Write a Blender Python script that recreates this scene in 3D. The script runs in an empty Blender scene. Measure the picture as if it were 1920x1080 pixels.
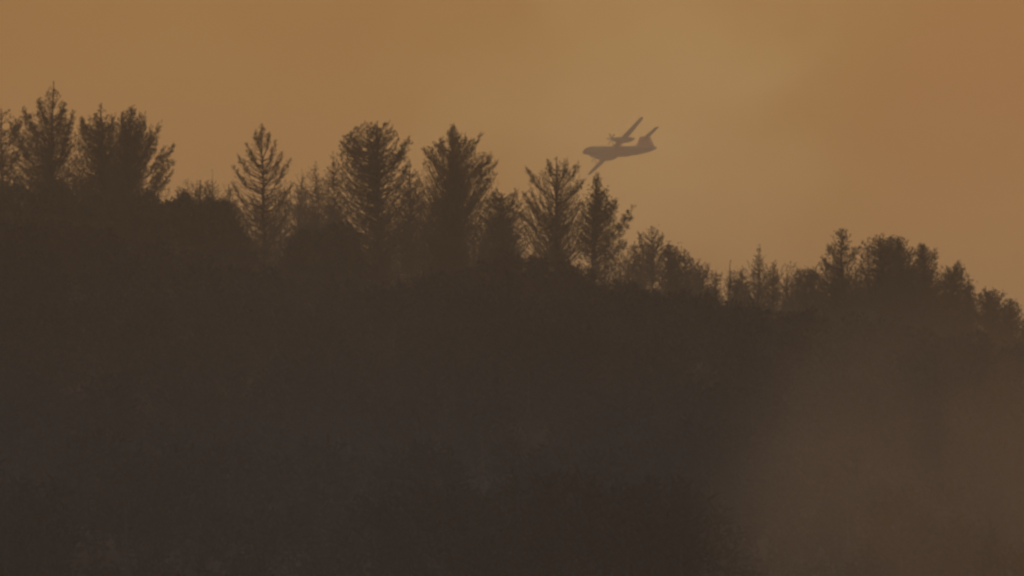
import bpy, math, random
import numpy as np
from mathutils import Vector, Matrix

S = bpy.context.scene
COL = S.collection
R = math.radians
rng = np.random.default_rng(7)

# ------------------------------------------------------------------ camera
LENS = 192.0
FPX = LENS / 36.0 * 1920.0
PITCH = R(6.0)
cd = bpy.data.cameras.new('camera')
cam = bpy.data.objects.new('camera', cd); COL.objects.link(cam)
cd.lens = LENS; cd.sensor_width = 36.0; cd.clip_start = 0.5; cd.clip_end = 20000
cam.location = (0, 0, 0); cam.rotation_euler = (R(90) + PITCH, 0, 0)
S.camera = cam
# a long lens held on the plane: the far focus leaves the slope a touch soft
cd.dof.use_dof = True; cd.dof.focus_distance = 1660; cd.dof.aperture_fstop = 3.2

CP, SP = math.cos(PITCH), math.sin(PITCH)
def ray(px, py):
    a = (px - 960) / FPX; b = (540 - py) / FPX
    return (a, CP - b * SP, SP + b * CP)
def at(px, py, Y):
    d = ray(px, py); t = Y / d[1]
    return np.array((d[0] * t, Y, d[2] * t))

# ------------------------------------------------------------------ sky, sun, exposure
SUN_AZ = R(14)      # right of the view direction (+Y), behind the ridge
SUN_EL = R(24)
sd = Vector((math.sin(SUN_AZ) * math.cos(SUN_EL), math.cos(SUN_AZ) * math.cos(SUN_EL), math.sin(SUN_EL)))

W = bpy.data.worlds.new('World'); S.world = W; W.use_nodes = True
nt = W.node_tree; nt.nodes.clear()
N = lambda t, **k: _n(nt, t, **k)
def _n(tree, t, **k):
    n = tree.nodes.new(t)
    for a, v in k.items(): setattr(n, a, v)
    return n
L = nt.links.new
out = N('ShaderNodeOutputWorld')
sky = N('ShaderNodeTexSky', sky_type='NISHITA', sun_disc=False)
sky.sun_elevation = SUN_EL; sky.sun_rotation = SUN_AZ; sky.dust_density = 8.0; sky.air_density = 2.0
bg1 = N('ShaderNodeBackground'); bg1.inputs['Strength'].default_value = 0.06
L(sky.outputs[0], bg1.inputs['Color'])
tc = N('ShaderNodeTexCoord')
nrm = N('ShaderNodeVectorMath', operation='NORMALIZE'); L(tc.outputs['Generated'], nrm.inputs[0])
def math_node(op, a, b=None, clamp=False):
    n = N('ShaderNodeMath', operation=op); n.use_clamp = clamp
    for i, v in enumerate((a, b)):
        if v is None: continue
        if isinstance(v, (int, float)): n.inputs[i].default_value = v
        else: L(v, n.inputs[i])
    return n.outputs[0]
def lobe(px, py, rad_px):
    """soft smoke bank about a direction: 1 in its middle, 0 at the given angular radius"""
    d = Vector(ray(px, py)).normalized()
    v = N('ShaderNodeVectorMath', operation='DISTANCE'); v.inputs[1].default_value = d
    L(warp.outputs[0], v.inputs[0])
    m = N('ShaderNodeMapRange', interpolation_type='SMOOTHSTEP')
    m.inputs['From Min'].default_value = rad_px / FPX; m.inputs['From Max'].default_value = 0
    L(v.outputs['Value'], m.inputs['Value']); return m.outputs[0]
# warped direction so that the banks have billowing edges
wn = N('ShaderNodeTexNoise'); wn.inputs['Scale'].default_value = 22; wn.inputs['Detail'].default_value = 4
wn.inputs['Roughness'].default_value = .45
L(nrm.outputs[0], wn.inputs['Vector'])
ws = N('ShaderNodeVectorMath', operation='SUBTRACT'); L(wn.outputs['Color'], ws.inputs[0]); ws.inputs[1].default_value = (.5, .5, .5)
wm = N('ShaderNodeVectorMath', operation='SCALE'); L(ws.outputs[0], wm.inputs[0]); wm.inputs['Scale'].default_value = .05
warp = N('ShaderNodeVectorMath', operation='ADD'); L(nrm.outputs[0], warp.inputs[0]); L(wm.outputs[0], warp.inputs[1])
# thickness of the smoke: bigger = thicker, redder, darker
n1 = N('ShaderNodeTexNoise'); n1.inputs['Scale'].default_value = 9; n1.inputs['Detail'].default_value = 3; n1.inputs['Roughness'].default_value = .4
L(warp.outputs[0], n1.inputs['Vector'])
thick = math_node('MULTIPLY', n1.outputs['Fac'], .5)
n2 = N('ShaderNodeTexNoise'); n2.inputs['Scale'].default_value = 34; n2.inputs['Detail'].default_value = 4; n2.inputs['Roughness'].default_value = .5
st = N('ShaderNodeMapping'); st.inputs['Scale'].default_value = (.7, 1, 1.6); st.inputs['Rotation'].default_value = (0, R(28), 0)
L(warp.outputs[0], st.inputs['Vector']); L(st.outputs[0], n2.inputs['Vector'])
thick = math_node('ADD', thick, math_node('MULTIPLY', math_node('SUBTRACT', n2.outputs['Fac'], .5), .38))
for px, py, r_, a in ((1330, 60, 620, -.30), (1290, 330, 420, -.16), (1000, 90, 360, -.10), (900, 300, 500, -.05),
                      (1960, 130, 520, .22), (1680, 230, 380, .16), (1660, 130, 200, .08), (40, 120, 300, .05),
                      (760, 60, 300, .06), (200, 40, 420, -.07), (1250, 520, 260, .05), (1560, 380, 200, -.14)):
    thick = math_node('ADD', thick, math_node('MULTIPLY', lobe(px, py, r_), a))
ramp = N('ShaderNodeValToRGB'); L(math_node('ADD', thick, .22, True), ramp.inputs['Fac'])
e = ramp.color_ramp.elements
e[0].position = .05; e[0].color = (.56, .315, .090, 1)
e[1].position = .85; e[1].color = (.40, .134, .003, 1)
m_ = e.new(.42); m_.color = (.42, .182, .014, 1)
# the smoke glows where the sun stands behind it and thins overhead
dotn = N('ShaderNodeVectorMath', operation='DOT_PRODUCT'); L(nrm.outputs[0], dotn.inputs[0]); dotn.inputs[1].default_value = sd
glow = N('ShaderNodeMapRange', interpolation_type='SMOOTHSTEP'); L(dotn.outputs['Value'], glow.inputs['Value'])
glow.inputs['From Min'].default_value = -.1; glow.inputs['From Max'].default_value = .88
away = N('ShaderNodeMix', data_type='RGBA'); L(glow.outputs[0], away.inputs['Factor'])
away.inputs['A'].default_value = (.23, .285, .37, 1)      # smoke lit from the front is grey
L(ramp.outputs['Color'], away.inputs['B'])
bg2 = N('ShaderNodeBackground'); L(away.outputs['Result'], bg2.inputs['Color']); bg2.inputs['Strength'].default_value = 1.0
sep = N('ShaderNodeSeparateXYZ'); L(nrm.outputs[0], sep.inputs[0])
veil = N('ShaderNodeMapRange', interpolation_type='SMOOTHSTEP'); L(sep.outputs['Z'], veil.inputs['Value'])
veil.inputs['From Min'].default_value = .22; veil.inputs['From Max'].default_value = .95
veil.inputs['To Min'].default_value = .97; veil.inputs['To Max'].default_value = .70
mx = N('ShaderNodeMixShader'); L(veil.outputs[0], mx.inputs[0]); L(bg1.outputs[0], mx.inputs[1]); L(bg2.outputs[0], mx.inputs[2])
L(mx.outputs[0], out.inputs['Surface'])

sl = bpy.data.lights.new('sun', 'SUN'); sl.energy = 0.5; sl.angle = R(20); sl.color = (1, .68, .40)
so = bpy.data.objects.new('sun', sl); COL.objects.link(so)
so.rotation_euler = (-sd).to_track_quat('-Z', 'Y').to_euler(); so.location = (40, 300, 200)

S.view_settings.view_transform = 'Standard'; S.view_settings.look = 'None'
S.view_settings.exposure = 0.0; S.view_settings.gamma = 1.0
S.cycles.volume_bounces = 1; S.cycles.max_bounces = 5; S.cycles.diffuse_bounces = 2
S.cycles.volume_step_rate = 1.0; S.cycles.volume_max_steps = 64
S.cycles.pixel_filter_type = 'BLACKMAN_HARRIS'; S.cycles.filter_width = 2.6

# ------------------------------------------------------------------ materials
def mat(name, c1, c2, scale=3.0, rough=.9, spec=.2, rand=0.0):
    m = bpy.data.materials.new(name); m.use_nodes = True
    t = m.node_tree; b = t.nodes['Principled BSDF']
    tcn = t.nodes.new('ShaderNodeTexCoord'); no = t.nodes.new('ShaderNodeTexNoise')
    no.inputs['Scale'].default_value = scale; no.inputs['Detail'].default_value = 5
    t.links.new(tcn.outputs['Object'], no.inputs['Vector'])
    cr = t.nodes.new('ShaderNodeValToRGB'); cr.color_ramp.elements[0].position = .35; cr.color_ramp.elements[1].position = .68
    cr.color_ramp.elements[0].color = (*c1, 1); cr.color_ramp.elements[1].color = (*c2, 1)
    t.links.new(no.outputs['Fac'], cr.inputs['Fac'])
    t.links.new(cr.outputs['Color'], b.inputs['Base Color'])
    b.inputs['Roughness'].default_value = rough; b.inputs['Specular IOR Level'].default_value = spec
    return m
M_BARK = mat('bark', (.030, .022, .016), (.075, .055, .040), 6)
M_NEEDLE = mat('needles', (.030, .034, .018), (.062, .060, .032), 1.3)
M_DRY = mat('scorched_needles', (.050, .036, .020), (.105, .070, .036), 1.5)
M_OAK = mat('evergreen_leaves', (.026, .032, .018), (.050, .055, .030), 1.1)
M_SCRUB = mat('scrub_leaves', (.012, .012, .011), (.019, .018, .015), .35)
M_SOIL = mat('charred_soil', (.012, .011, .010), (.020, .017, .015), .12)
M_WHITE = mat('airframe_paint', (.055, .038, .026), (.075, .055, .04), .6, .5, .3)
M_RED = mat('red_paint', (.17, .035, .022), (.20, .045, .030), .8, .5, .3)
M_DARK = mat('dark_glass', (.012, .013, .015), (.02, .02, .022), 2, .3, .4)
M_METAL = mat('propeller_blade', (.05, .05, .05), (.07, .07, .07), 2, .5, .3)

def volume_mat(name, colour, density, aniso=0.0, build=None):
    m = bpy.data.materials.new(name); m.use_nodes = True
    t = m.node_tree; t.nodes.clear()
    o = t.nodes.new('ShaderNodeOutputMaterial'); v = t.nodes.new('ShaderNodeVolumePrincipled')
    v.inputs['Color'].default_value = (*colour, 1); v.inputs['Density'].default_value = density
    v.inputs['Anisotropy'].default_value = aniso
    t.links.new(v.outputs[0], o.inputs['Volume'])
    if build: build(t, v)
    return m

# ------------------------------------------------------------------ helpers
def tag(o, label=None, cat=None, group=None, kind=None):
    if label: o['label'] = label
    if cat: o['category'] = cat
    if group: o['group'] = group
    if kind: o['kind'] = kind
    return o
def link(name, verts, faces, m, parent=None, smooth=False):
    me = bpy.data.meshes.new(name)
    if isinstance(faces, np.ndarray):
        V = np.asarray(verts, dtype=np.float32); F = faces.astype(np.int32); k = F.shape[1]
        me.vertices.add(len(V)); me.vertices.foreach_set('co', V.ravel())
        me.loops.add(F.size); me.loops.foreach_set('vertex_index', F.ravel())
        me.polygons.add(len(F)); me.polygons.foreach_set('loop_start', np.arange(0, F.size, k, dtype=np.int32))
        me.update(calc_edges=True)
    else:
        me.from_pydata([tuple(v) for v in verts], [], faces)
    me.materials.append(m)
    if smooth: me.polygons.foreach_set('use_smooth', [True] * len(me.polygons))
    o = bpy.data.objects.new(name, me); COL.objects.link(o)
    if parent is not None: o.parent = parent
    return o
def unit(v): return v / np.maximum(np.linalg.norm(v, axis=-1, keepdims=True), 1e-9)

class Wood:
    """collects tapering tubes into one mesh"""
    def __init__(s): s.V = []; s.F = []; s.n = 0
    def tube(s, pts, radii, k=5):
        pts = np.asarray(pts, float); radii = np.asarray(radii, float)
        d = unit(np.gradient(pts, axis=0)); ref = np.array((.31, .93, .17))
        a = unit(np.cross(d, ref)); b = np.cross(d, a)
        th = np.arange(k) * 2 * math.pi / k
        ring = pts[:, None] + radii[:, None, None] * (np.cos(th)[None, :, None] * a[:, None] + np.sin(th)[None, :, None] * b[:, None])
        m = len(pts); s.V.append(ring.reshape(-1, 3))
        i = np.arange(m - 1)[:, None] * k; j = np.arange(k)[None]; j2 = (j + 1) % k
        q = np.stack([i + j, i + j2, i + k + j2, i + k + j], -1).reshape(-1, 4) + s.n
        s.F.append(q); s.n += m * k
    def build(s, name, m, parent=None):
        return link(name, np.concatenate(s.V), np.concatenate(s.F), m, parent, True)

def needles(P, D, Ln, Rad, k, width=.035, spread=.75, taper=True):
    """k needle bunches round each shoot axis: P start (n,3), D dir, Ln length, Rad reach"""
    n = len(P)
    t = rng.random((n, k)) ** .85
    u = unit(rng.normal(size=(n, k, 3)))
    Dn = D[:, None]
    perp = unit(u - (u * Dn).sum(-1, keepdims=True) * Dn)
    prof = np.sin(np.clip(t * .86 + .14, 0, 1) * math.pi) ** .6 if taper else np.ones_like(t)
    base = P[:, None] + Dn * (t * Ln[:, None])[..., None] + perp * (Rad[:, None] * .12)[..., None]
    ln = (Rad[:, None] * (.65 + .7 * rng.random((n, k))) * (.35 + .65 * prof))[..., None]
    dirn = unit(Dn * (.45 + .5 * rng.random((n, k, 1))) + perp * spread + np.array((0, 0, .15)))
    side = unit(np.cross(dirn, rng.normal(size=(n, k, 3)))) * (width * (.6 + .8 * rng.random((n, k, 1))))
    v = np.stack([base - side * .5, base + side * .5, base + dirn * ln * .6 + side * .7, base + dirn * ln], 2)
    V = v.reshape(-1, 3); q = np.arange(len(V)).reshape(-1, 4)
    F = np.concatenate([q[:, [0, 1, 2]], q[:, [0, 2, 3]]])
    return V, F
def join(parts):
    V = []; F = []; n = 0
    for v, f in parts: V.append(v); F.append(f + n); n += len(v)
    return np.concatenate(V), np.concatenate(F)

# ------------------------------------------------------------------ terrain
RIDGE = np.array([(-3000, 330), (-600, 360), (-100, 408), (0, 415), (200, 445), (400, 492), (470, 522), (600, 548), (700, 573), (800, 560), (880, 524), (930, 510), (975, 508),
                  (1030, 524), (1100, 550), (1200, 580), (1350, 602), (1500, 630), (1600, 650), (1700, 670), (1850, 697), (1920, 707), (2200, 745), (5000, 900)], float)
YR = 400.0
rx = np.array([at(x, y, YR)[0] for x, y in RIDGE]); rz = np.array([at(x, y, YR)[2] for x, y in RIDGE])
_p = rng.random(12) * 6.28
def bumps(X, Y):
    return (.35 * np.sin(X * .21 + _p[0]) * np.sin(Y * .17 + _p[1]) + .18 * np.sin(X * .53 + Y * .31 + _p[2]) + .10 * np.sin(X * 1.1 - Y * .7 + _p[3])
            + .07 * np.sin(X * 1.7 + Y * 1.3 + _p[4]))
def ground(X, Y):
    X = np.asarray(X, float); Y = np.asarray(Y, float)
    zr = np.interp(X, rx, rz)
    t = np.clip((Y - 150) / 250, 0, 1)
    front = -1.75 + (zr + 1.75) * t ** 1.1
    d = np.clip(Y - YR, 0, None)
    back = zr - np.where(d < 60, .0022 * d * d, .0022 * 3600 + .264 * (d - 60))
    back = np.maximum(back, -30 + 2 * np.sin(X * .01) * np.sin(Y * .008))
    z = np.where(Y <= YR, front, back)
    return z + bumps(X, Y) * np.clip(np.abs(Y) / 60 - .6, 0, 1) * np.where(np.abs(Y - YR) < 25, .45, 1)
def axis(lo, hi, a, b, fine, coarse):
    return np.unique(np.concatenate([np.linspace(lo, a, int((a - lo) / coarse) + 2), np.linspace(a, b, int((b - a) / fine) + 2), np.linspace(b, hi, int((hi - b) / coarse) + 2)]))
gx = axis(-2600, 2600, -75, 75, 1.0, 60); gy = axis(-700, 3200, 140, 520, 1.2, 50)
GX, GY = np.meshgrid(gx, gy); GZ = ground(GX, GY)
V = np.stack([GX, GY, GZ], -1).reshape(-1, 3)
nx = len(gx); i = np.arange(len(gy) - 1)[:, None] * nx + np.arange(nx - 1)[None]
F = np.stack([i, i + 1, i + nx + 1, i + nx], -1).reshape(-1, 4)
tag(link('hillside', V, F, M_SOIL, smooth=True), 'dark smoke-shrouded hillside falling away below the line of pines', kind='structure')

# ------------------------------------------------------------------ trees
def tree(name, label, cat, Y, trunk, env=(), n=120, Ln=.8, Rad=.2, k=26, rise=.9, plumes=(), m=None, r0=.13, low=0, lowspan=40,
         lowtop=None, group=None, core=0.0, rmin=.35, width=.035, spread=.75, wisps=(), widen=1.25):
    """trunk: photo points top..bottom; env: crown outline rows (y, x_left, x_right)"""
    m = m or M_NEEDLE
    if cat == 'tree' and name != 'broadleaf_tree': n = int(n * 1.95); Rad = Rad * .62; k = max(11, int(k * .5)); width = .026; Ln = Ln * .52; rise = rise * .75
    mpp = Y / FPX
    xb = at(trunk[-1][0], trunk[-1][1], Y)[0]
    zb = float(ground(xb, Y))
    root = bpy.data.objects.new(name, None); COL.objects.link(root); root.location = (xb, Y, zb)
    root.empty_display_size = .5
    tag(root, label, cat, group)
    o = np.array((xb, Y, zb))
    tp = np.array([at(x, y, Y) for x, y in trunk]) - o
    tp = tp[tp[:, 2] > .15] if (tp[:, 2] > .15).sum() >= 2 else tp
    tp = np.concatenate([tp, [[0, 0, -.3]]])[::-1]
    H = tp[-1, 2]
    zz = np.linspace(-.3, H, 14)
    cx = np.interp(zz, tp[:, 2], tp[:, 0]); cy = np.sin(zz * .9 + xb) * .05
    wob = np.sin(zz * 1.7 + xb) * .035 * np.clip(zz, 0, 1)
    wood = Wood(); wood.tube(np.stack([cx + wob, cy, zz], 1), r0 * np.linspace(1, .16, 14) ** .9, 7)
    tx = lambda z: np.interp(z, zz, cx)
    small = Wood(); P = []; D = []; LL = []; RR = []
    def branch(tip, rs, rad, w, stub=True):
        att = tip[2] - rs * math.hypot(tip[0] - float(tx(tip[2])), tip[1])
        att = min(max(att, H * .12), H * .97)
        a = np.array((float(tx(att)), 0, att))
        v = tip - a
        mid = a + v * .5 + np.array((v[0], v[1], 0)) * .13 - np.array((0, 0, .06 * np.linalg.norm(v)))
        pts = np.array([a, a * .45 + mid * .55 + rng.normal(size=3) * .02, mid + rng.normal(size=3) * .03, mid * .4 + tip * .6, tip])
        w.tube(pts, rad * np.array((1, .8, .62, .42, .2)), 3)
        return unit(tip - mid), pts
    if len(env):
        e_ = np.array([tuple(r_) + (1.0,) * (4 - len(r_)) for r_ in env], float)
        ey = e_[:, 0]; cc = (e_[:, 1] + e_[:, 2]) / 2; hw = (e_[:, 2] - e_[:, 1]) / 2 * widen; e_[:, 1] = cc - hw; e_[:, 2] = cc + hw
        wts = np.interp(np.linspace(ey[0], ey[-1], 60), ey, e_[:, 2] - e_[:, 1]) ** 1.25 * np.interp(np.linspace(ey[0], ey[-1], 60), ey, e_[:, 3]) + 1.0
        ys = rng.choice(np.linspace(ey[0], ey[-1], 60), size=n, p=wts / wts.sum()) + rng.random(n) * (ey[-1] - ey[0]) / 60
        for y_ in ys:  # one shoot each
            xl = np.interp(y_, ey, e_[:, 1]); xr = np.interp(y_, ey, e_[:, 2])
            ph = rng.random() * 2 * math.pi
            rho = rmin + (1 - rmin) * rng.random() ** .6
            if rng.random() < core: rho = rng.random() * .6
            x_ = (xl + xr) / 2 + (xr - xl) / 2 * rho * math.cos(ph)
            w0 = at(x_, y_, Y) - o
            w0[1] = (xr - xl) / 2 * mpp * rho * math.sin(ph)
            if w0[2] < .25: continue
            d, pts = branch(w0, rise * (.35 + 1.1 * rng.random()), .020 + .012 * rng.random() + .004 * H / 8, small)
            ln = Ln * (.6 + .7 * rng.random())
            d = unit(d * .45 + np.array((0, 0, .75)) + rng.normal(size=3) * .42)
            P.append(pts[-1] - d * ln * .75); D.append(d); LL.append(ln); RR.append(Rad * (.7 + .6 * rng.random()))
            if rng.random() < .9:   # a side shoot further in, off the axis of its branch
                f5 = rng.random(); q = pts[2] * f5 + pts[4] * (1 - f5) + rng.normal(size=3) * .16; d2 = unit(d + rng.normal(size=3) * .7)
                P.append(q); D.append(d2); LL.append(ln * .6); RR.append(Rad * .7)
    # leader at the very top
    P.append(np.array((float(tx(H)), 0, H - .55 * Ln))); D.append(np.array((0, 0, 1.))); LL.append(.6 * Ln); RR.append(Rad * .8)
    for (x_, y_) in wisps:      # bare or thin side shoots ending at given points
        w0 = at(x_, y_, Y) - o; w0[1] = rng.normal() * .4
        d, pts = branch(w0, rise, .022, small)
        d = unit(d + np.array((0, 0, .5)))
        P.append(pts[-1] - d * .5); D.append(d); LL.append(.5); RR.append(Rad * .7)
    for _ in range(low):
        top = H * (lowtop if lowtop else .5)
        z0 = .08 * H + rng.random() * (top - .08 * H); ph = rng.random() * 6.28; ln = lowspan * mpp * (.35 + .65 * rng.random())
        a = np.array((float(tx(z0)), 0, z0)); v = np.array((math.cos(ph), math.sin(ph), .15 + .5 * rng.random())) * ln
        pts = np.array([a, a + v * .5 + rng.normal(size=3) * .06, a + v + rng.normal(size=3) * .1 + np.array((0, 0, .12 * ln))])
        small.tube(pts, .026 * np.array((1, .6, .2)), 3)
        for q_ in range(2):
            c = pts[1] + (pts[2] - pts[1]) * rng.random(); small.tube(np.array([c, c + rng.normal(size=3) * .22 + np.array((0, 0, .2))]), [.011, .004], 3)
        if rng.random() < .35:
            P.append(pts[1]); D.append(unit(pts[2] - pts[1])); LL.append(ln * .5); RR.append(Rad * .55)
    tr = wood.build('trunk', M_BARK, root)
    if small.V: small.build('branch', M_BARK, tr)['kind'] = 'stuff'
    Vn, Fn = needles(np.array(P), np.array(D), np.array(LL), np.array(RR), k, width, spread)
    link('crown', Vn, Fn, m, root)
    # separate boughs that stand clear of the crown
    for (x0, y0, x1, y1, wpx) in plumes:
        a = at(x0, y0, Y) - o; b = at(x1, y1, Y) - o; side = rng.normal() * .3
        b[1] = side
        bw = Wood()
        att = np.array((float(tx(max(a[2], .2))), 0, max(a[2], .2)))
        mid = att * .45 + b * .55 + np.array((0, 0, -.13 * np.linalg.norm(b - att))) + rng.normal(size=3) * .07
        bw.tube(np.array([att, att * .5 + mid * .5, mid, mid * .45 + b * .55, b]), [.05, .042, .035, .025, .01], 5)
        bo = bw.build('bough', M_BARK, root)
        d = unit(b - mid); Lp = np.linalg.norm(b - mid)
        nn = max(4, int(Lp / .16)); PP = []; DD = []; QQ = []; SS = []
        for s_ in np.linspace(.0, 1.0, nn):
            prof = math.sin(min(1, s_ * .8 + .2) * math.pi * .93) ** .7
            for _ in range(4):
                off = unit(rng.normal(size=3)); off = off - (off @ d) * d
                PP.append(mid + d * Lp * (s_ - .1 + .06 * rng.normal()) + off * wpx * .3 * mpp * prof * (.5 + rng.random())); DD.append(unit(d + off * .7 + np.array((0, 0, .35)))); QQ.append(.30); SS.append(max(.08, wpx * .42 * mpp * prof))
        v_, f_ = needles(np.array(PP), np.array(DD), np.array(QQ), np.array(SS), 16, width)
        link('foliage', v_, f_, m, bo)
    return root

def bush(label, Y, env, n=220, name='broadleaf_tree', cat='tree', m=None, group=None, trunk=None, k=22, Rad=.24):
    e_ = np.array(env, float); xm = (e_[-1, 1] + e_[-1, 2]) / 2
    xt = (e_[0, 1] + e_[0, 2]) / 2
    return tree(name, label, cat, Y, trunk or [(xt, e_[0, 0] + 6), (xm, e_[-1, 0] + 25)], env, n=int(n * 1.25), Ln=.60, Rad=Rad * .85, k=k, rise=.7, m=m or M_OAK, r0=.12,
                width=.06, spread=1.0, group=group, rmin=.45, widen=1.0)

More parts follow.
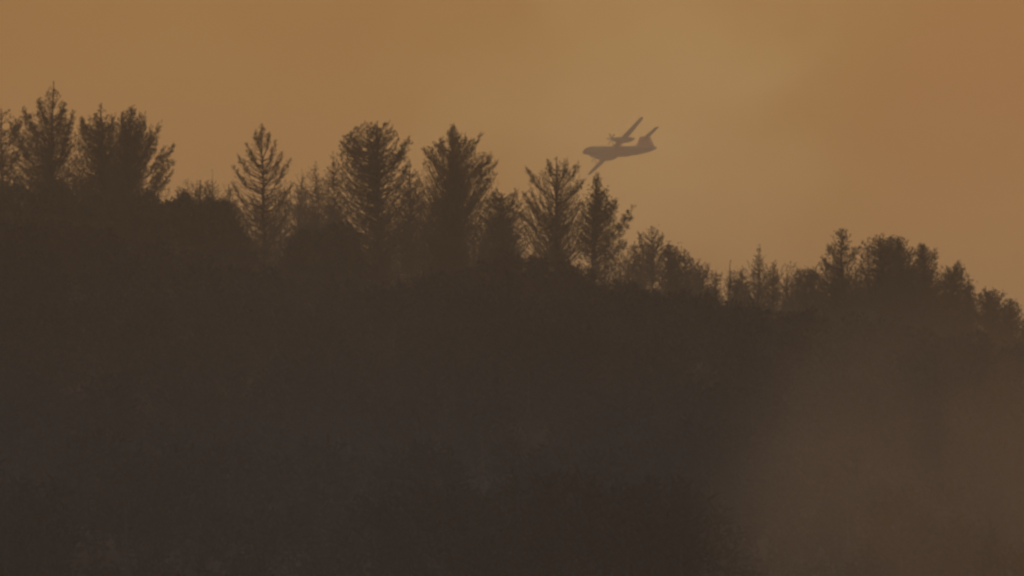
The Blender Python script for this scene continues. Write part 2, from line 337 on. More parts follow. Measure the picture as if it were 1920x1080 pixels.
T = tree
P_ = 'pine_tree'
SPEC = [
 # left edge
 dict(name=P_, label='sparse pine cut by the left edge of the picture, its crown full of gaps', Y=404, trunk=[(2, 205), (4, 420)],
      env=[(206, -14, 20), (235, -40, 40), (270, -60, 46), (300, -60, 30), (335, -50, 34)], n=110, Ln=.55, Rad=.26, low=14, plumes=[(5, 290, 36, 222, 16), (4, 330, 34, 285, 14), (5, 320, -36, 250, 14)]),
 dict(name=P_, label='tallest pine at the far left, with a narrow spire standing above a wide crown', Y=400, trunk=[(101, 152), (99, 190), (95, 430)],
      env=[(155, 97, 106), (175, 90, 112), (205, 78, 118), (222, 50, 120), (250, 30, 134), (290, 22, 142), (330, 26, 150), (365, 24, 155)], n=430, Ln=.75, Rad=.22, core=.3, r0=.16,
      plumes=[(97, 290, 120, 192, 20), (97, 260, 72, 184, 15), (96, 300, 44, 206, 20), (96, 330, 138, 207, 13), (95, 320, 128, 240, 14), (96, 340, 22, 232, 15), (96, 345, 136, 268, 12)]),
 dict(name=P_, label='dense pine with a thin pointed tip, just right of the tallest pine on the left', Y=403, trunk=[(190, 193), (190, 215), (196, 450)],
      env=[(196, 188, 193), (214, 182, 203), (228, 156, 215), (250, 142, 232), (300, 136, 245), (345, 132, 255), (385, 135, 262)], n=640, Ln=.7, Rad=.22, core=.35, r0=.15,
      plumes=[(194, 260, 180, 212, 12), (194, 280, 152, 223, 18), (195, 290, 212, 218, 12)]),
 dict(name=P_, label='broad pine whose right-hand boughs fan out low over the open sky', Y=399, trunk=[(246, 202), (245, 240), (232, 460)],
      env=[(204, 240, 252), (222, 224, 266), (250, 210, 276), (290, 202, 280), (330, 196, 272), (375, 194, 264)], n=560, Ln=.8, Rad=.19, core=.3, rise=1.3, r0=.15,
      plumes=[(236, 320, 271, 216, 13), (236, 330, 300, 236, 12), (236, 340, 296, 262, 13), (235, 350, 329, 270, 13), (234, 360, 318, 300, 13), (234, 370, 328, 300, 9), (234, 360, 308, 272, 8), (234, 385, 326, 322, 7), (236, 330, 288, 250, 8), (233, 390, 296, 345, 8),
              (236, 300, 229, 208, 11), (236, 345, 285, 240, 12), (233, 375, 305, 325, 11), (233, 380, 318, 335, 10), (235, 330, 262, 214, 11)]),
 # gap between the left group and the thin conifer
 dict(name='young_pine', label='small dark cone-shaped pine poking up left of the thin symmetrical pine', Y=396, trunk=[(376, 338), (376, 470)],
      env=[(341, 371, 380), (352, 364, 388), (372, 356, 396), (400, 345, 405), (440, 335, 410)], n=170, Ln=.5, Rad=.2, core=.4),
 dict(name='bare_pine', label='faint thin burnt pine sticking up in the gap right of the left group', Y=455, trunk=[(398, 318), (400, 440)],
      env=[(322, 395, 402), (345, 388, 408), (380, 382, 416), (420, 376, 420)], n=34, Ln=.5, Rad=.12, m=M_DRY, r0=.07, low=12),
 dict(name='bare_pine', label='low scorched pine with two short wisps beside the fanned boughs', Y=440, trunk=[(352, 335), (350, 450)],
      env=[(338, 345, 356), (352, 334, 360), (380, 325, 362), (400, 320, 365)], n=44, Ln=.45, Rad=.13, m=M_DRY, r0=.07, low=8),
 dict(name=P_, label='thin symmetrical cone-shaped pine with see-through boughs, alone left of centre', Y=402, trunk=[(490, 238), (493, 330), (497, 540)],
      env=[(241, 484, 497), (252, 478, 502), (280, 466, 514), (310, 452, 532), (345, 442, 542), (380, 442, 546), (420, 450, 548), (470, 452, 548)],
      n=200, Ln=.5, Rad=.10, k=20, rise=.75, m=M_DRY, r0=.13, low=24, lowspan=50, lowtop=.5, rmin=.3,
      plumes=[(492, 365, 437, 312, 8), (492, 340, 448, 294, 8), (492, 318, 462, 270, 8), (493, 380, 545, 300, 8), (493, 352, 530, 287, 8), (492, 325, 516, 268, 8),
              (493, 420, 436, 345, 7), (493, 290, 478, 250, 10), (493, 300, 503, 252, 10), (491, 285, 491, 240, 14), (493, 330, 470, 285, 7), (493, 415, 548, 345, 7), (493, 450, 440, 385, 6), (493, 455, 545, 385, 6)]),
 dict(name='bare_pine', label='faint wispy pine between the symmetrical pine and the big round-headed one', Y=462, trunk=[(592, 302), (594, 500)],
      env=[(306, 587, 597), (325, 580, 604), (350, 570, 610), (390, 560, 620), (440, 556, 622)], n=120, Ln=.6, Rad=.15, m=M_DRY, r0=.09, low=20, lowspan=26),
 dict(name='bare_pine', label='pale thin leaning pine behind the wispy pine, nearly lost in smoke', Y=520, trunk=[(566, 318), (560, 480)],
      env=[(322, 560, 572), (350, 548, 580), (400, 540, 590), (430, 540, 592)], n=60, Ln=.5, Rad=.12, m=M_DRY, r0=.07, low=10),
 dict(name='bare_pine', label='slender spired pine pressed against the left side of the round-headed pine', Y=430, trunk=[(624, 284), (630, 520)],
      env=[(288, 620, 629), (310, 614, 636), (345, 608, 644), (400, 606, 650), (450, 610, 655)], n=130, Ln=.6, Rad=.14, m=M_DRY, r0=.09, low=20, lowspan=30),
 dict(name=P_, label='big round-headed pine with a flat dense top and a bough sticking out to the right', Y=398, trunk=[(706, 232), (708, 330), (710, 600)],
      env=[(229, 688, 722), (234, 672, 733), (250, 650, 736), (275, 641, 744), (305, 636, 750), (335, 632, 758, .8), (380, 624, 770, .5), (430, 624, 777, .4), (500, 634, 777, .3)],
      n=560, Ln=.45, Rad=.24, k=28, core=.15, r0=.17, low=80, lowspan=66, lowtop=.62,
      plumes=[(709, 340, 768, 266, 22), (709, 330, 752, 290, 16), (709, 320, 655, 250, 18), (709, 390, 765, 305, 12), (709, 330, 642, 268, 14)]),
 dict(name=P_, label='thin pine squeezed between the round-headed pine and the dense spiky one', Y=412, trunk=[(768, 300), (772, 600)],
      env=[(304, 762, 774), (322, 752, 782), (350, 748, 792), (390, 746, 795), (450, 745, 795), (500, 750, 795)], n=230, Ln=.6, Rad=.17, m=M_DRY, low=34, lowspan=36),
 dict(name=P_, label='large dense pine with a crown of many upright spikes, left of the plane', Y=400, trunk=[(848, 237), (846, 300), (840, 590)],
      env=[(242, 842, 854), (262, 826, 872), (285, 808, 900), (310, 800, 918), (345, 792, 920), (380, 790, 910), (420, 788, 895), (470, 788, 890), (520, 788, 885)],
      n=1000, Ln=.85, Rad=.2, k=26, core=.45, rise=1.5, r0=.18, low=30, lowspan=50, lowtop=.35,
      plumes=[(848, 290, 848, 238, 16), (848, 310, 827, 258, 12), (848, 310, 816, 268, 11), (847, 330, 792, 280, 10), (848, 310, 872, 256, 12), (848, 320, 903, 252, 8), (848, 330, 886, 262, 12),
              (847, 350, 922, 290, 14), (847, 355, 933, 304, 9), (846, 380, 921, 335, 14), (847, 340, 805, 275, 10), (847, 320, 862, 252, 10)]),
 dict(name=P_, label='round dark low pine tucked in right of the dense spiky one', Y=396, trunk=[(940, 362), (938, 540)],
      env=[(360, 932, 950), (368, 915, 968), (390, 900, 980), (425, 892, 988), (460, 892, 984), (490, 900, 970)], n=430, Ln=.42, Rad=.22, core=.25, r0=.11, low=22, lowspan=34,
      plumes=[(940, 400, 968, 358, 12), (940, 400, 925, 362, 12)]),
 dict(name=P_, label='airy pine on a straight thin trunk, below and left of the nose of the plane', Y=400, trunk=[(1044, 294), (1043, 380), (1042, 548)],
      env=[(297, 1039, 1050), (312, 1022, 1064), (335, 1002, 1084), (360, 996, 1086), (385, 986, 1094, .9), (420, 980, 1096, .6), (490, 975, 1090, .45)], n=300, Ln=.7, Rad=.17, k=22, rise=1.6, r0=.13, low=50, lowspan=60, lowtop=.60,
      plumes=[(1043, 375, 986, 318, 11), (1043, 350, 1028, 302, 10), (1043, 360, 1084, 308, 12), (1043, 385, 1095, 338, 10), (1043, 420, 980, 362, 10),
              (1043, 350, 1062, 303, 10), (1043, 450, 975, 400, 7)]),
 dict(name=P_, label='pine below the plane with one sausage-like bough reaching up to the right', Y=399, trunk=[(1120, 330), (1117, 380), (1108, 575)],
      env=[(333, 1117, 1124), (346, 1110, 1130), (358, 1106, 1138), (380, 1094, 1150), (405, 1090, 1150), (440, 1080, 1147, .8), (465, 1080, 1148, .3), (515, 1084, 1148, .2)], n=350, Ln=.42, Rad=.2, core=.25, r0=.13, low=34, lowspan=44, lowtop=.45,
      plumes=[(1114, 480, 1185, 394, 22), (1114, 440, 1156, 378, 17), (1112, 500, 1174, 452, 20), (1112, 490, 1150, 436, 12), (1118, 360, 1120, 331, 12)]),
 dict(name='bare_pine', label='second thin straight trunk with few twigs, just right of the stepped pine', Y=401, trunk=[(1136, 440), (1133, 560)],
      env=[(445, 1128, 1143), (470, 1120, 1152), (500, 1118, 1156)], n=24, Ln=.4, Rad=.13, r0=.08, low=20, lowspan=32, lowtop=.9),
 dict(name=P_, label='pale round-topped pine right of the sausage-boughed pine, trunk showing through', Y=425, trunk=[(1222, 424), (1224, 610)],
      env=[(425, 1216, 1230), (440, 1205, 1238), (460, 1198, 1246), (490, 1196, 1250), (520, 1204, 1248)], n=120, Ln=.6, Rad=.16, m=M_DRY, r0=.1, low=34, lowspan=36,
      plumes=[(1223, 490, 1199, 437, 9), (1223, 480, 1243, 440, 9), (1223, 510, 1185, 462, 8)]),
 dict(name=P_, label='dark egg-shaped pine rising from the slope right of the pale round-topped one', Y=405, trunk=[(1254, 452), (1262, 610)],
      env=[(455, 1249, 1262), (470, 1244, 1272), (490, 1242, 1282), (520, 1242, 1286), (555, 1244, 1288), (585, 1246, 1290)], n=380, Ln=.5, Rad=.18, core=.4, r0=.1),
 dict(name='bare_pine', label='slanting thin-leaved pine just right of the dark egg-shaped one', Y=418, trunk=[(1282, 466), (1290, 620)],
      env=[(470, 1277, 1290), (485, 1276, 1298), (510, 1280, 1304), (550, 1284, 1306), (590, 1282, 1306)], n=130, Ln=.5, Rad=.15, m=M_DRY, r0=.08),
 dict(name='bare_pine', label='short fork-topped scorched pine, second right of the dark egg-shaped one', Y=412, trunk=[(1310, 486), (1316, 625)],
      env=[(489, 1304, 1313), (505, 1300, 1320), (530, 1298, 1328), (560, 1300, 1335), (595, 1300, 1338)], n=190, Ln=.5, Rad=.15, m=M_DRY, r0=.08, plumes=[(1314, 540, 1329, 498, 8)]),
 dict(name='young_pine', label='little bushy pine with a rounded tuft, left of the thin burnt trunk', Y=404, trunk=[(1343, 510), (1338, 625)],
      env=[(510, 1338, 1348), (522, 1330, 1354), (545, 1324, 1352), (580, 1318, 1350), (605, 1314, 1352)], n=120, Ln=.4, Rad=.17, core=.3, r0=.07),
 dict(name='burnt_trunk', label='blunt burnt trunk with one dark tuft on its right, in the dip of the ridge', Y=402, trunk=[(1370, 488), (1369, 510), (1367, 622)],
      env=[(508, 1368, 1382), (522, 1364, 1388), (560, 1362, 1380), (600, 1358, 1380)], n=48, Ln=.4, Rad=.15, r0=.10, low=26, lowspan=24, lowtop=.75),
 dict(name='bare_pine', label='small twiggy pine close behind the blunt burnt trunk', Y=415, trunk=[(1392, 498), (1391, 630)],
      env=[(502, 1388, 1396), (520, 1382, 1402), (550, 1376, 1408), (600, 1374, 1412)], n=180, Ln=.5, Rad=.15, m=M_DRY, r0=.08, low=10, lowspan=20),
 dict(name='bare_pine', label='tall needle-thin pine with a tufted tip, rising from the dip in the ridge', Y=409, trunk=[(1425, 458), (1424, 500), (1422, 640)],
      env=[(461, 1422, 1428), (478, 1416, 1431), (500, 1410, 1432), (520, 1410, 1436), (560, 1404, 1440), (605, 1402, 1442)], n=170, Ln=.5, Rad=.14, m=M_DRY, r0=.09, low=12, lowspan=24),
 dict(name='bare_pine', label='thin-leaved pine with a wispy tip, first right of the needle-thin pine', Y=416, trunk=[(1450, 492), (1450, 640)],
      env=[(496, 1446, 1454), (515, 1440, 1460), (545, 1436, 1464), (590, 1434, 1466), (615, 1436, 1466)], n=160, Ln=.5, Rad=.14, m=M_DRY, r0=.08, low=10, lowspan=20),
 dict(name='bare_pine', label='short thin pine with a pointed wisp, second right of the needle-thin pine', Y=422, trunk=[(1475, 512), (1475, 650)],
      env=[(516, 1471, 1479), (535, 1466, 1484), (570, 1462, 1488), (610, 1460, 1490)], n=120, Ln=.5, Rad=.14, m=M_DRY, r0=.08, low=12, lowspan=22),
 dict(name='bare_pine', label='feathery leafless-looking pine at the left foot of the right-hand grove', Y=412, trunk=[(1514, 500), (1512, 660)],
      env=[(504, 1508, 1522), (520, 1500, 1530), (550, 1494, 1536), (590, 1490, 1538), (620, 1492, 1536)], n=230, Ln=.55, Rad=.15, m=M_DRY, r0=.09, low=24, lowspan=30,
      plumes=[(1513, 560, 1497, 512, 8), (1513, 570, 1528, 505, 9)]),
 dict(name='bare_pine', label='faint feathery pine in the smoke between the needle-thin pine and the grove', Y=450, trunk=[(1494, 500), (1494, 640)],
      env=[(503, 1490, 1498), (520, 1484, 1504), (550, 1480, 1508), (600, 1478, 1510)], n=110, Ln=.5, Rad=.15, m=M_DRY, r0=.08, low=12, lowspan=22),
 dict(name='bare_pine', label='faint leaning pine standing in the gap below the tip of the sausage-like bough', Y=448, trunk=[(1190, 452), (1184, 590)],
      env=[(456, 1186, 1195), (475, 1178, 1200), (510, 1172, 1204), (560, 1170, 1204)], n=75, Ln=.55, Rad=.14, m=M_DRY, r0=.08, low=22, lowspan=26),
 dict(name='bare_pine', label='faint ragged pine just left of the lone symmetrical pine', Y=470, trunk=[(430, 345), (432, 500)],
      env=[(348, 426, 434), (368, 416, 444), (400, 408, 450), (440, 406, 452)], n=90, Ln=.5, Rad=.14, m=M_DRY, r0=.08, low=16, lowspan=24),
 # right-hand grove
 dict(widen=1.55, name=P_, label='lumpy pine with knobbly tufts, the leftmost and tallest of the right-hand grove', Y=400, trunk=[(1578, 436), (1579, 500), (1582, 680)],
      env=[(434, 1571, 1585), (445, 1566, 1592), (462, 1560, 1590), (490, 1552, 1594), (515, 1534, 1606), (550, 1530, 1618), (590, 1530, 1622), (630, 1540, 1622)], n=650, Ln=.38, Rad=.22, core=.4, r0=.14,
      plumes=[(1579, 500, 1609, 467, 17), (1579, 490, 1553, 462, 17), (1579, 520, 1541, 485, 14), (1579, 460, 1578, 434, 18), (1580, 560, 1518, 508, 14)]),
 dict(widen=1.55, name=P_, label='widest dome-shaped pine in the middle of the right-hand grove', Y=402, trunk=[(1650, 442), (1654, 520), (1660, 700)],
      env=[(440, 1640, 1660), (448, 1630, 1674), (470, 1622, 1690), (500, 1612, 1700), (545, 1606, 1704), (590, 1608, 1700), (615, 1620, 1690)], n=700, Ln=.4, Rad=.23, core=.4, r0=.15, low=22, lowspan=40, lowtop=.3,
      plumes=[(1652, 490, 1672, 444, 14)]),
 dict(widen=1.55, name=P_, label='round pine touching the dome-shaped one on its right', Y=407, trunk=[(1682, 446), (1686, 700)],
      env=[(446, 1674, 1692), (458, 1670, 1702), (485, 1668, 1716), (530, 1672, 1728), (580, 1680, 1732), (620, 1690, 1725)], n=537, Ln=.4, Rad=.22, core=.4, r0=.13, low=20, lowspan=36, lowtop=.3),
 dict(widen=1.55, name=P_, label='pine whose top forks into two round tufts, right of the middle of the grove', Y=400, trunk=[(1730, 462), (1730, 715)],
      env=[(460, 1722, 1738), (475, 1718, 1744), (500, 1712, 1756), (530, 1706, 1768), (580, 1706, 1775), (630, 1720, 1765)], n=625, Ln=.4, Rad=.22, core=.4, r0=.13, low=22, lowspan=36, lowtop=.3,
      plumes=[(1731, 505, 1753, 472, 15), (1731, 500, 1729, 460, 20)]),
 dict(widen=1.55, name=P_, label='sloping pine with a leaning tufted tip at the right shoulder of the grove', Y=398, trunk=[(1796, 494), (1782, 560), (1776, 720)],
      env=[(496, 1790, 1802), (510, 1778, 1806), (530, 1764, 1812), (560, 1758, 1822), (600, 1758, 1826), (645, 1765, 1822)], n=600, Ln=.4, Rad=.22, core=.4, r0=.12, low=18, lowspan=34, lowtop=.3,
      plumes=[(1783, 540, 1798, 492, 14), (1783, 545, 1776, 502, 12)]),
 dict(name='young_pine', label='narrow spiky young pine in the notch at the right foot of the grove', Y=404, trunk=[(1814, 528), (1812, 715)],
      env=[(530, 1810, 1820), (548, 1806, 1826), (575, 1802, 1830), (620, 1800, 1834), (660, 1800, 1836)], n=300, Ln=.4, Rad=.18, core=.4, r0=.08),
 dict(widen=1.55, name=P_, label='small round pine with a knobbly top between the grove and the pointed pine', Y=400, trunk=[(1855, 545), (1858, 730)],
      env=[(543, 1846, 1868), (553, 1836, 1874), (575, 1832, 1876), (605, 1832, 1878), (640, 1838, 1872), (665, 1842, 1872)], n=450, Ln=.36, Rad=.22, core=.35, r0=.11, low=26, lowspan=30, lowtop=.4),
 dict(widen=1.55, name=P_, label='dark pointed pine near the right edge of the picture', Y=398, trunk=[(1894, 560), (1896, 740)],
      env=[(560, 1890, 1899), (575, 1880, 1908), (600, 1872, 1915), (630, 1868, 1918), (670, 1872, 1914), (690, 1880, 1912)], n=450, Ln=.4, Rad=.21, core=.4, r0=.11, low=20, lowspan=32, lowtop=.3),
 dict(widen=1.55, name=P_, label='pine cut by the right edge of the picture, lowest of the skyline', Y=401, trunk=[(1936, 585), (1934, 745)],
      env=[(588, 1930, 1944), (605, 1920, 1955), (640, 1912, 1964), (690, 1915, 1965)], n=375, Ln=.4, Rad=.21, core=.35, r0=.11),
]
for s_ in SPEC:
    T(cat='tree', **s_)

BUSH = [
 ('dense dark broadleaf crown at the lower left edge, below the sparse cut-off pine', 391, [(348, 0, 40), (360, -30, 62), (385, -50, 78), (430, -60, 84)], 420),
 ('rounded dark crown filling the foot of the tallest pine on the left', 392, [(352, 88, 120), (364, 62, 142), (395, 50, 155), (440, 50, 160)], 420),
 ('dark low crown beneath the pine with the thin pointed tip', 390, [(372, 160, 196), (384, 140, 215), (415, 130, 225), (455, 130, 228)], 380),
 ('flat dark crown with a ragged top at the root of the fanned boughs', 393, [(364, 268, 284), (374, 240, 304), (400, 222, 318), (450, 218, 325)], 420),
 ('dark crown with small pointed sprigs, left of the small cone-shaped pine', 391, [(366, 330, 352), (378, 310, 370), (405, 300, 380), (455, 296, 384)], 380),
 ('dark crown stepping down to the right of the small cone-shaped pine', 392, [(372, 392, 414), (380, 378, 438), (396, 368, 444), (440, 362, 466), (500, 360, 496)], 620),
 ('smooth dark mound-shaped crown in the gap left of the round-headed pine', 392, [(416, 634, 652), (426, 608, 664), (445, 584, 678), (490, 566, 692), (540, 560, 700)], 560),
 ('low dark crown joined to the left side of the mound-shaped one', 394, [(432, 560, 576), (446, 544, 596), (475, 526, 610), (530, 505, 616)], 460),
 ('low dark bush at the foot of the dense spiky pine', 394, [(520, 838, 880), (530, 815, 905), (555, 805, 915), (580, 805, 915)], 260),
]
for lab, Y, env, n in BUSH: bush(lab, Y, env, n)

# ------------------------------------------------------------------ scrub and forest mass on the slope
def scrub(name, label, n, ysel, hsel, kk, m, size):
    P = []; D = []; LL = []; RR = []
    Yc = ysel(n); X = (rng.random(n) * 2 - 1) * (Yc * .118 + 6)
    Z = ground(X, Yc)
    h = hsel(Yc)
    parts = []
    for c in range(6):
        off = rng.normal(size=(n, 3)) * np.stack([h * .38, h * .38, h * 0], 1)
        p = np.stack([X, Yc, Z], 1) + off; p[:, 2] = ground(p[:, 0], p[:, 1]) + h * rng.random(n) ** .7 * .75
        d = unit(np.stack([rng.normal(size=n) * .5, rng.normal(size=n) * .5, np.ones(n)], 1))
        parts.append(needles(p, d, h * .3, h * .22, kk, size, 1.2))
    v, f = join(parts)
    tag(link(name, v, f, m), label, kind='stuff')
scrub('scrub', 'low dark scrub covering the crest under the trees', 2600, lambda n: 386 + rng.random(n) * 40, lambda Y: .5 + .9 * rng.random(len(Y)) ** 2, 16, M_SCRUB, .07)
def canopy(n=1700):
    Yc = 212 + rng.random(n) ** .8 * 178; X = (rng.random(n) * 2 - 1) * (Yc * .118 + 6)
    keep = np.sin(X * .31 + 2 * np.sin(Yc * .05)) * np.sin(Yc * .13 + X * .07) + rng.normal(size=n) * .5 > -.75
    X, Yc = X[keep], Yc[keep]; parts = []; w = Wood()
    hh = np.minimum(2.2 + 3.6 * rng.random(len(X)) ** 1.4, np.clip((400 - Yc) * .085 + .4, .5, 5))
    for x, y, h in zip(X, Yc, hh):
        g = float(ground(x, y)); lean = rng.normal() * .15
        w.tube(np.array([(x, y, g - .2), (x + lean, y, g + h * .9)]), [.035 * h, .01], 4)
        m = int(26 + 9 * h); ph = rng.random(m) * 6.28; zz = .25 + .75 * rng.random(m) ** .8; rr = (1.08 - zz) ** .55 * (.25 + .75 * rng.random(m) ** .5) * h * (.34 + .1 * rng.random())
        p = np.stack([x + lean * zz + rr * np.cos(ph), y + rr * np.sin(ph), g + h * zz], 1)
        d = unit(np.stack([np.cos(ph) * .7, np.sin(ph) * .7, .6 + rng.random(m)], 1))
        parts.append(needles(p, d, np.full(m, .22 * h), np.full(m, .11 * h), 9, .09, 1.1))
    v, f = join(parts)
    c = tag(link('forest_canopy', v, f, M_SCRUB), 'dim mass of treetops on the slope under the smoke', kind='stuff')
    w.build('trunk', M_BARK, c)['kind'] = 'stuff'
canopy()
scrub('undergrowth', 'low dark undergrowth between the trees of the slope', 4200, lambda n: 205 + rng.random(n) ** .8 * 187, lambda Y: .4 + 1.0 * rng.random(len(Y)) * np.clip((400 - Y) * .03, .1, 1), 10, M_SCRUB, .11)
TOPS = np.array([(-40, 320, 1), (60, 335, 1), (130, 325, 1), (200, 350, 1), (300, 348, .6), (340, 352, .6), (400, 345, 1.0), (430, 355, 1.2), (462, 375, 1.5), (540, 355, 1.5), (590, 330, 1.3), (650, 350, .9), (700, 400, .7), (770, 360, .9), (800, 350, 1.2),
                 (900, 390, 1.3), (960, 390, 1.0), (990, 400, .3), (1060, 430, .3), (1150, 450, .6), (1200, 462, 1.3), (1260, 490, 1.3), (1330, 510, 1.5), (1356, 540, .8), (1385, 508, 1.5), (1440, 500, 1.5),
                 (1500, 505, 1.4), (1550, 508, 1.3), (1620, 500, 1.2), (1700, 508, 1.2), (1790, 550, 1.1), (1840, 605, 1.0), (1930, 645, 1), (1980, 660, 1)], float)
def thicket(n=1750):
    w = Wood(); P = []; D = []; LL = []; RR = []
    xs = []
    while len(xs) < n:
        x = -40 + rng.random() * 2020
        if rng.random() < np.interp(x, TOPS[:, 0], TOPS[:, 2]) / 1.5: xs.append(x)
    for x in xs:
        Y = 404 + rng.random() ** 1.3 * 60 + (70 * rng.random() if 385 < x < 640 else 0); top = np.interp(x, TOPS[:, 0], TOPS[:, 1]) + rng.random() ** .8 * 150
        t = at(x, top, Y); g = float(ground(t[0], Y))
        if t[2] - g < 1.0: continue
        H = t[2] - g; b = np.array((t[0] + rng.normal() * .2, Y, g - .2))
        w.tube(np.array([b, (b + t) / 2 + rng.normal(size=3) * .08, t]), [.05, .035, .01], 4)
        for q in range(int(6 + H * 3.0)):
            z = 1 - rng.random() ** 1.1 * .85; a = b + (t - b) * z; ph = rng.random() * 6.28
            r = .3 + .8 * (1 - z) + .3 * rng.random()
            v = np.array((math.cos(ph) * r, math.sin(ph) * r, r * (.5 + .7 * rng.random())))
            w.tube(np.array([a, a + v * .55 - np.array((0, 0, .06)), a + v]), [.018, .012, .005], 3)
            P.append(a + v * .45); D.append(unit(v + np.array((0, 0, .3)))); LL.append(.55 + .3 * rng.random()); RR.append(.10 + .08 * rng.random())
    wd = w.build('background_thicket', M_BARK)
    tag(wd, 'tangle of thin young pines filling the gaps between the skyline trees', kind='stuff')
    v, f = needles(np.array(P), np.array(D), np.array(LL), np.array(RR), 16, .035)
    link('foliage', v, f, M_DRY, wd)['kind'] = 'stuff'
thicket()

# ------------------------------------------------------------------ aeroplane
PX0, PY0, YP = 1154.5, 276.0, 1650.0
kpm = 6.17
plane = bpy.data.objects.new('airplane', None); COL.objects.link(plane)
tag(plane, 'twin-propeller high-winged firefighting plane banking above the pines', 'airplane')
ctr = at(PX0, PY0, YP)
# attitude: comes forward to the left, nose level, banked to starboard so that the belly shows
iR = Vector((1, 0, 0)); iU = Vector((0, -SP, CP)); iT = Vector((0, -CP, -SP))   # image right, up, towards viewer
f_ = Vector((-4.27, -.15, 4.46)).normalized()
u_ = Vector((-2.77, 4.93, -2.5)); u_ = (u_ - u_.dot(f_) * f_).normalized()
l_ = u_.cross(f_)                          # to the plane's left
tow = lambda v: iR * v.x + iU * v.y + iT * v.z
Mx = Matrix((tow(f_), tow(l_), tow(u_))).transposed().to_4x4()
Mx.translation = Vector(ctr)
plane.matrix_world = Mx
# local axes: +x nose, +y left, +z up; origin = middle of the wing
def loft(name, secs, m, parent, cap=True, smooth=True):
    """secs: list of rings (same length) of points"""
    k = len(secs[0]); V = [p for s in secs for p in s]; F = []
    for i in range(len(secs) - 1):
        for j in range(k):
            F.append((i * k + j, i * k + (j + 1) % k, (i + 1) * k + (j + 1) % k, (i + 1) * k + j))
    if cap: F.append(tuple(range(k))[::-1]); F.append(tuple((len(secs) - 1) * k + j for j in range(k)))
    return link(name, V, F, m, parent, smooth)
def ring(x, cy, cz, ry, rz_, k=20):
    return [(x, cy + ry * math.cos(a), cz + rz_ * math.sin(a)) for a in [2 * math.pi * j / k for j in range(k)]]
AF = [(0, 0), (.03, .42), (.12, .8), (.3, 1), (.55, .8), (.8, .4), (1, .04), (.8, -.25), (.5, -.45), (.25, -.5), (.08, -.42), (.02, -.25)]
def foil(xle, y, z, chord, thick, vertical=False):
    return [(xle - c * chord, y + (t * thick * .5 if vertical else 0), z + (0 if vertical else t * thick * .5)) for c, t in AF]
XN, ZF = 15.0, -1.35
fus = [(15.9, .06, -1.85), (15.7, .35, -1.82), (15.1, .72, -1.72), (14.2, 1.0, -1.58), (13.2, 1.2, -1.43), (12.0, 1.44, -1.42), (8, 1.52, -1.45), (0, 1.52, -1.45), (-4, 1.52, -1.45),
       (-8, 1.46, -1.33), (-11.6, 1.2, -1.05), (-14.8, .92, -.72), (-17.2, .58, -.40), (-18.5, .2, -.2)]
fo = loft('fuselage', [ring(x, 0, z, r, r * (1.0 if x < 13 else .95)) for x, r, z in fus], M_WHITE, plane)
# cockpit glass and cabin windows wrapped 3 cm proud of the skin
def patch(name, x0, x1, a0, a1, m, parent, zc=-1.4, r0_=1.1, r1_=1.1, z1=None):
    z1 = zc if z1 is None else z1
    V = []; F = []; n = 5
    for i in range(n + 1):
        a = a0 + (a1 - a0) * i / n
        V.append((x0, (r0_ + .03) * math.cos(a), zc + (r0_ + .03) * math.sin(a))); V.append((x1, (r1_ + .03) * math.cos(a), z1 + (r1_ + .03) * math.sin(a)))
    for i in range(n): F.append((2 * i, 2 * i + 1, 2 * i + 3, 2 * i + 2))
    return link(name, V, F, m, parent)
patch('cockpit_window', 14.3, 13.5, R(38), R(142), M_DARK, fo, -1.58, .99, 1.15, -1.47)
for sgn in (1, -1):
    for q in range(14):
        if 5 <= q <= 6: continue
        x = 10.2 - q * 1.25
        y0, z0 = 1.37, -1.0
        a = math.asin((z0 - ZF) / 1.35)
        w = link('cabin_window', [(x, sgn * 1.56 * math.cos(a - .14), ZF + 1.56 * math.sin(a - .14)), (x - .32, sgn * 1.56 * math.cos(a - .14), ZF + 1.56 * math.sin(a - .14)),
                                  (x - .32, sgn * 1.56 * math.cos(a + .18), ZF + 1.56 * math.sin(a + .18)), (x, sgn * 1.56 * math.cos(a + .18), ZF + 1.56 * math.sin(a + .18))], [(0, 1, 2, 3)], M_DARK, fo)
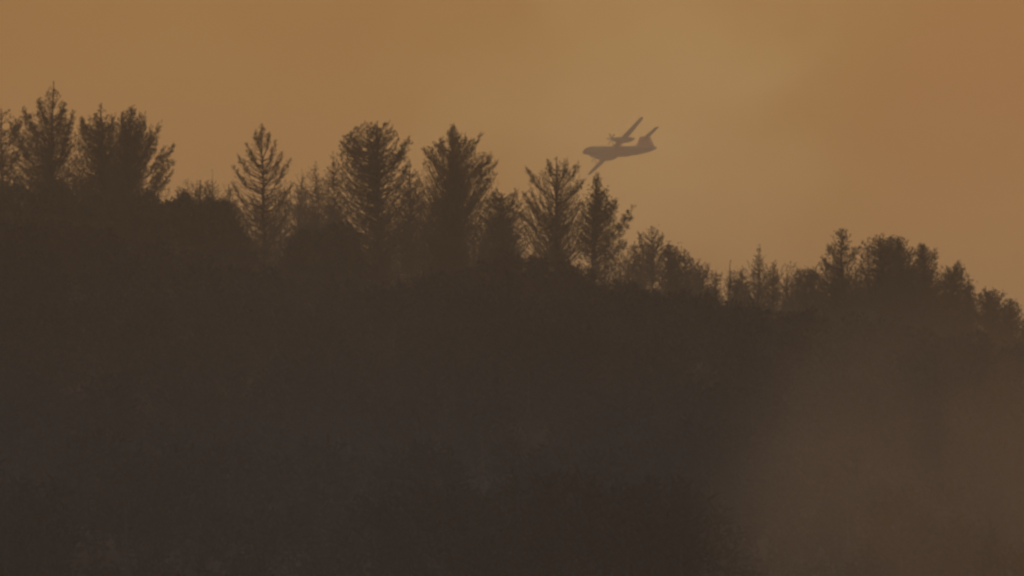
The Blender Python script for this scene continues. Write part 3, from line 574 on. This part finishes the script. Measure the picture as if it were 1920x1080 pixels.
# belly tank
loft('belly_tank', [ring(x, 0, z, ry, rz_, 14) for x, ry, rz_, z in ((7.2, .15, .1, -2.6), (6, .8, .35, -2.6), (4, 1.05, .75, -2.65), (-3.5, 1.05, .75, -2.65), (-5.6, .75, .35, -2.55), (-6.8, .15, .1, -2.5))], M_RED, plane)
for sgn in (1, -1):
    nm = 'wing'
    loft(nm, [foil(1.6, sgn * y, z, c, t) if y < 5 else foil(1.6 - (y - 5) * .11, sgn * y, z, c, t) for y, z, c, t in
              ((0, .05, 3.3, .66), (4.4, .06, 3.3, .60), (9, .22, 2.6, .42), (13.6, .40, 1.7, .24), (14.2, .42, 1.0, .08))], M_WHITE, plane)
    nc = [(5.7, .16, -.35), (5.3, .45, -.38), (4.4, .72, -.48), (2.5, .98, -.62), (0, 1.02, -.62), (-2.2, .85, -.45), (-3.8, .5, -.2), (-4.9, .12, -.05)]
    na = loft('nacelle', [ring(x, sgn * 4.4, z, r * .85, r, 14) for x, r, z in nc], M_RED if False else M_WHITE, plane)
    pr = loft('spinner', [ring(x, sgn * 4.4, -.36, r, r, 12) for x, r in ((6.35, .03), (6.15, .2), (5.75, .3))], M_METAL, na)
    for b in range(6):
        a = b * math.pi / 3 + .25
        ca, sa = math.cos(a), math.sin(a)
        V = []
        for rr, w in ((.2, .10), (.8, .19), (1.5, .21), (2.02, .13)):
            for dx, dw in ((.04, w), (.04, -w), (-.04, -w), (-.04, w)):
                tw = .5 - rr * .12
                V.append((5.95 + dx * math.cos(tw) + dw * math.sin(tw), sgn * 4.4 + ca * rr - sa * dw * math.cos(tw), -.36 + sa * rr + ca * dw * math.cos(tw)))
        F = [(i * 4 + j, i * 4 + (j + 1) % 4, i * 4 + 4 + (j + 1) % 4, i * 4 + 4 + j) for i in range(3) for j in range(4)] + [(3, 2, 1, 0), (12, 13, 14, 15)]
        link('propeller_blade', V, F, M_METAL, na)
    # tailplane half on top of the fin
    loft('tailplane', [foil(xl, sgn * y, 4.05, c, t) for y, xl, c, t in ((0, -15.6, 2.7, .30), (4.3, -16.6, 1.8, .18), (4.8, -17.1, 1.2, .08))], M_WHITE, plane)
loft('fin', [foil(-6.0, 0, -.15, 11.2, .18, True), foil(-8.8, 0, .45, 9.0, .34, True), foil(-10.5, 0, 1.2, 7.4, .38, True), foil(-13.7, 0, 4.0, 4.8, .30, True)], M_RED, plane)

# ------------------------------------------------------------------ air
def box(name, lo, hi, m):
    x0, y0, z0 = lo; x1, y1, z1 = hi
    V = [(x0, y0, z0), (x1, y0, z0), (x1, y1, z0), (x0, y1, z0), (x0, y0, z1), (x1, y0, z1), (x1, y1, z1), (x0, y1, z1)]
    F = [(0, 3, 2, 1), (4, 5, 6, 7), (0, 1, 5, 4), (1, 2, 6, 5), (2, 3, 7, 6), (3, 0, 4, 7)]
    return link(name, V, F, m)
HZ = float(ctr[2]) + 22
h = box('haze', (-2620, -720, -40), (2620, 3220, HZ), volume_mat('smoky_air', (.97, .90, .79), .00063, .30))
tag(h, 'brown wildfire haze filling the valley', kind='stuff')

def smoke_build(dens, scale, stretch, lo, hi, seed, aniso=.2):
    def b(t, v):
        tcn = t.nodes.new('ShaderNodeTexCoord'); mp = t.nodes.new('ShaderNodeMapping'); mp.inputs['Location'].default_value = (seed, seed * .7, seed * 1.3)
        mp.inputs['Scale'].default_value = stretch
        t.links.new(tcn.outputs['Object'], mp.inputs['Vector'])
        no = t.nodes.new('ShaderNodeTexNoise'); no.inputs['Scale'].default_value = scale; no.inputs['Detail'].default_value = 3; no.inputs['Roughness'].default_value = .5
        t.links.new(mp.outputs[0], no.inputs['Vector'])
        mr = t.nodes.new('ShaderNodeMapRange'); mr.interpolation_type = 'SMOOTHSTEP'; mr.inputs['From Min'].default_value = lo; mr.inputs['From Max'].default_value = hi
        t.links.new(no.outputs['Fac'], mr.inputs['Value'])
        # soft ball falloff inside the unit domain
        ln = t.nodes.new('ShaderNodeVectorMath'); ln.operation = 'LENGTH'; t.links.new(tcn.outputs['Object'], ln.inputs[0])
        fr = t.nodes.new('ShaderNodeMapRange'); fr.interpolation_type = 'SMOOTHSTEP'; fr.inputs['From Min'].default_value = .98; fr.inputs['From Max'].default_value = .5
        t.links.new(ln.outputs['Value'], fr.inputs['Value'])
        a = t.nodes.new('ShaderNodeMath'); a.operation = 'MULTIPLY'; t.links.new(mr.outputs[0], a.inputs[0]); t.links.new(fr.outputs[0], a.inputs[1])
        c = t.nodes.new('ShaderNodeMath'); c.operation = 'MULTIPLY'; t.links.new(a.outputs[0], c.inputs[0]); c.inputs[1].default_value = dens
        t.links.new(c.outputs[0], v.inputs['Density'])
    return b
def smoke_ball(centre, radii, label, dens, scale, stretch, lo, hi, seed, colour, aniso=.3):
    V = []; F = []; k = 24; mm = 12
    for i in range(mm + 1):
        th = math.pi * i / mm
        for j in range(k):
            a = 2 * math.pi * j / k; V.append((math.sin(th) * math.cos(a), math.sin(th) * math.sin(a), math.cos(th)))
    for i in range(mm):
        for j in range(k): F.append((i * k + j, (i + 1) * k + j, (i + 1) * k + (j + 1) % k, i * k + (j + 1) % k))
    o = link('smoke', V, F, volume_mat('smoke_volume', colour, 0, aniso, smoke_build(dens, scale, stretch, lo, hi, seed)))
    o.location = centre; o.scale = radii
    tag(o, label, kind='stuff'); return o
c1 = at(1760, 950, 205)
smoke_ball(tuple(c1), (10.6, 12, 9.8), 'brownish puff of smoke drifting over the lower right slope', .022, 2.4, (1.0, .6, .7), .10, .74, 5.3, (1.0, .82, .62))

smoke_ball((-12, 220, 5), (74, 66, 25), 'thin bluish smoke lying low over the foot of the slope', .0024, 1.8, (1.3, 1, .6), .05, .75, 9.4, (.55, .74, .88), -.35)
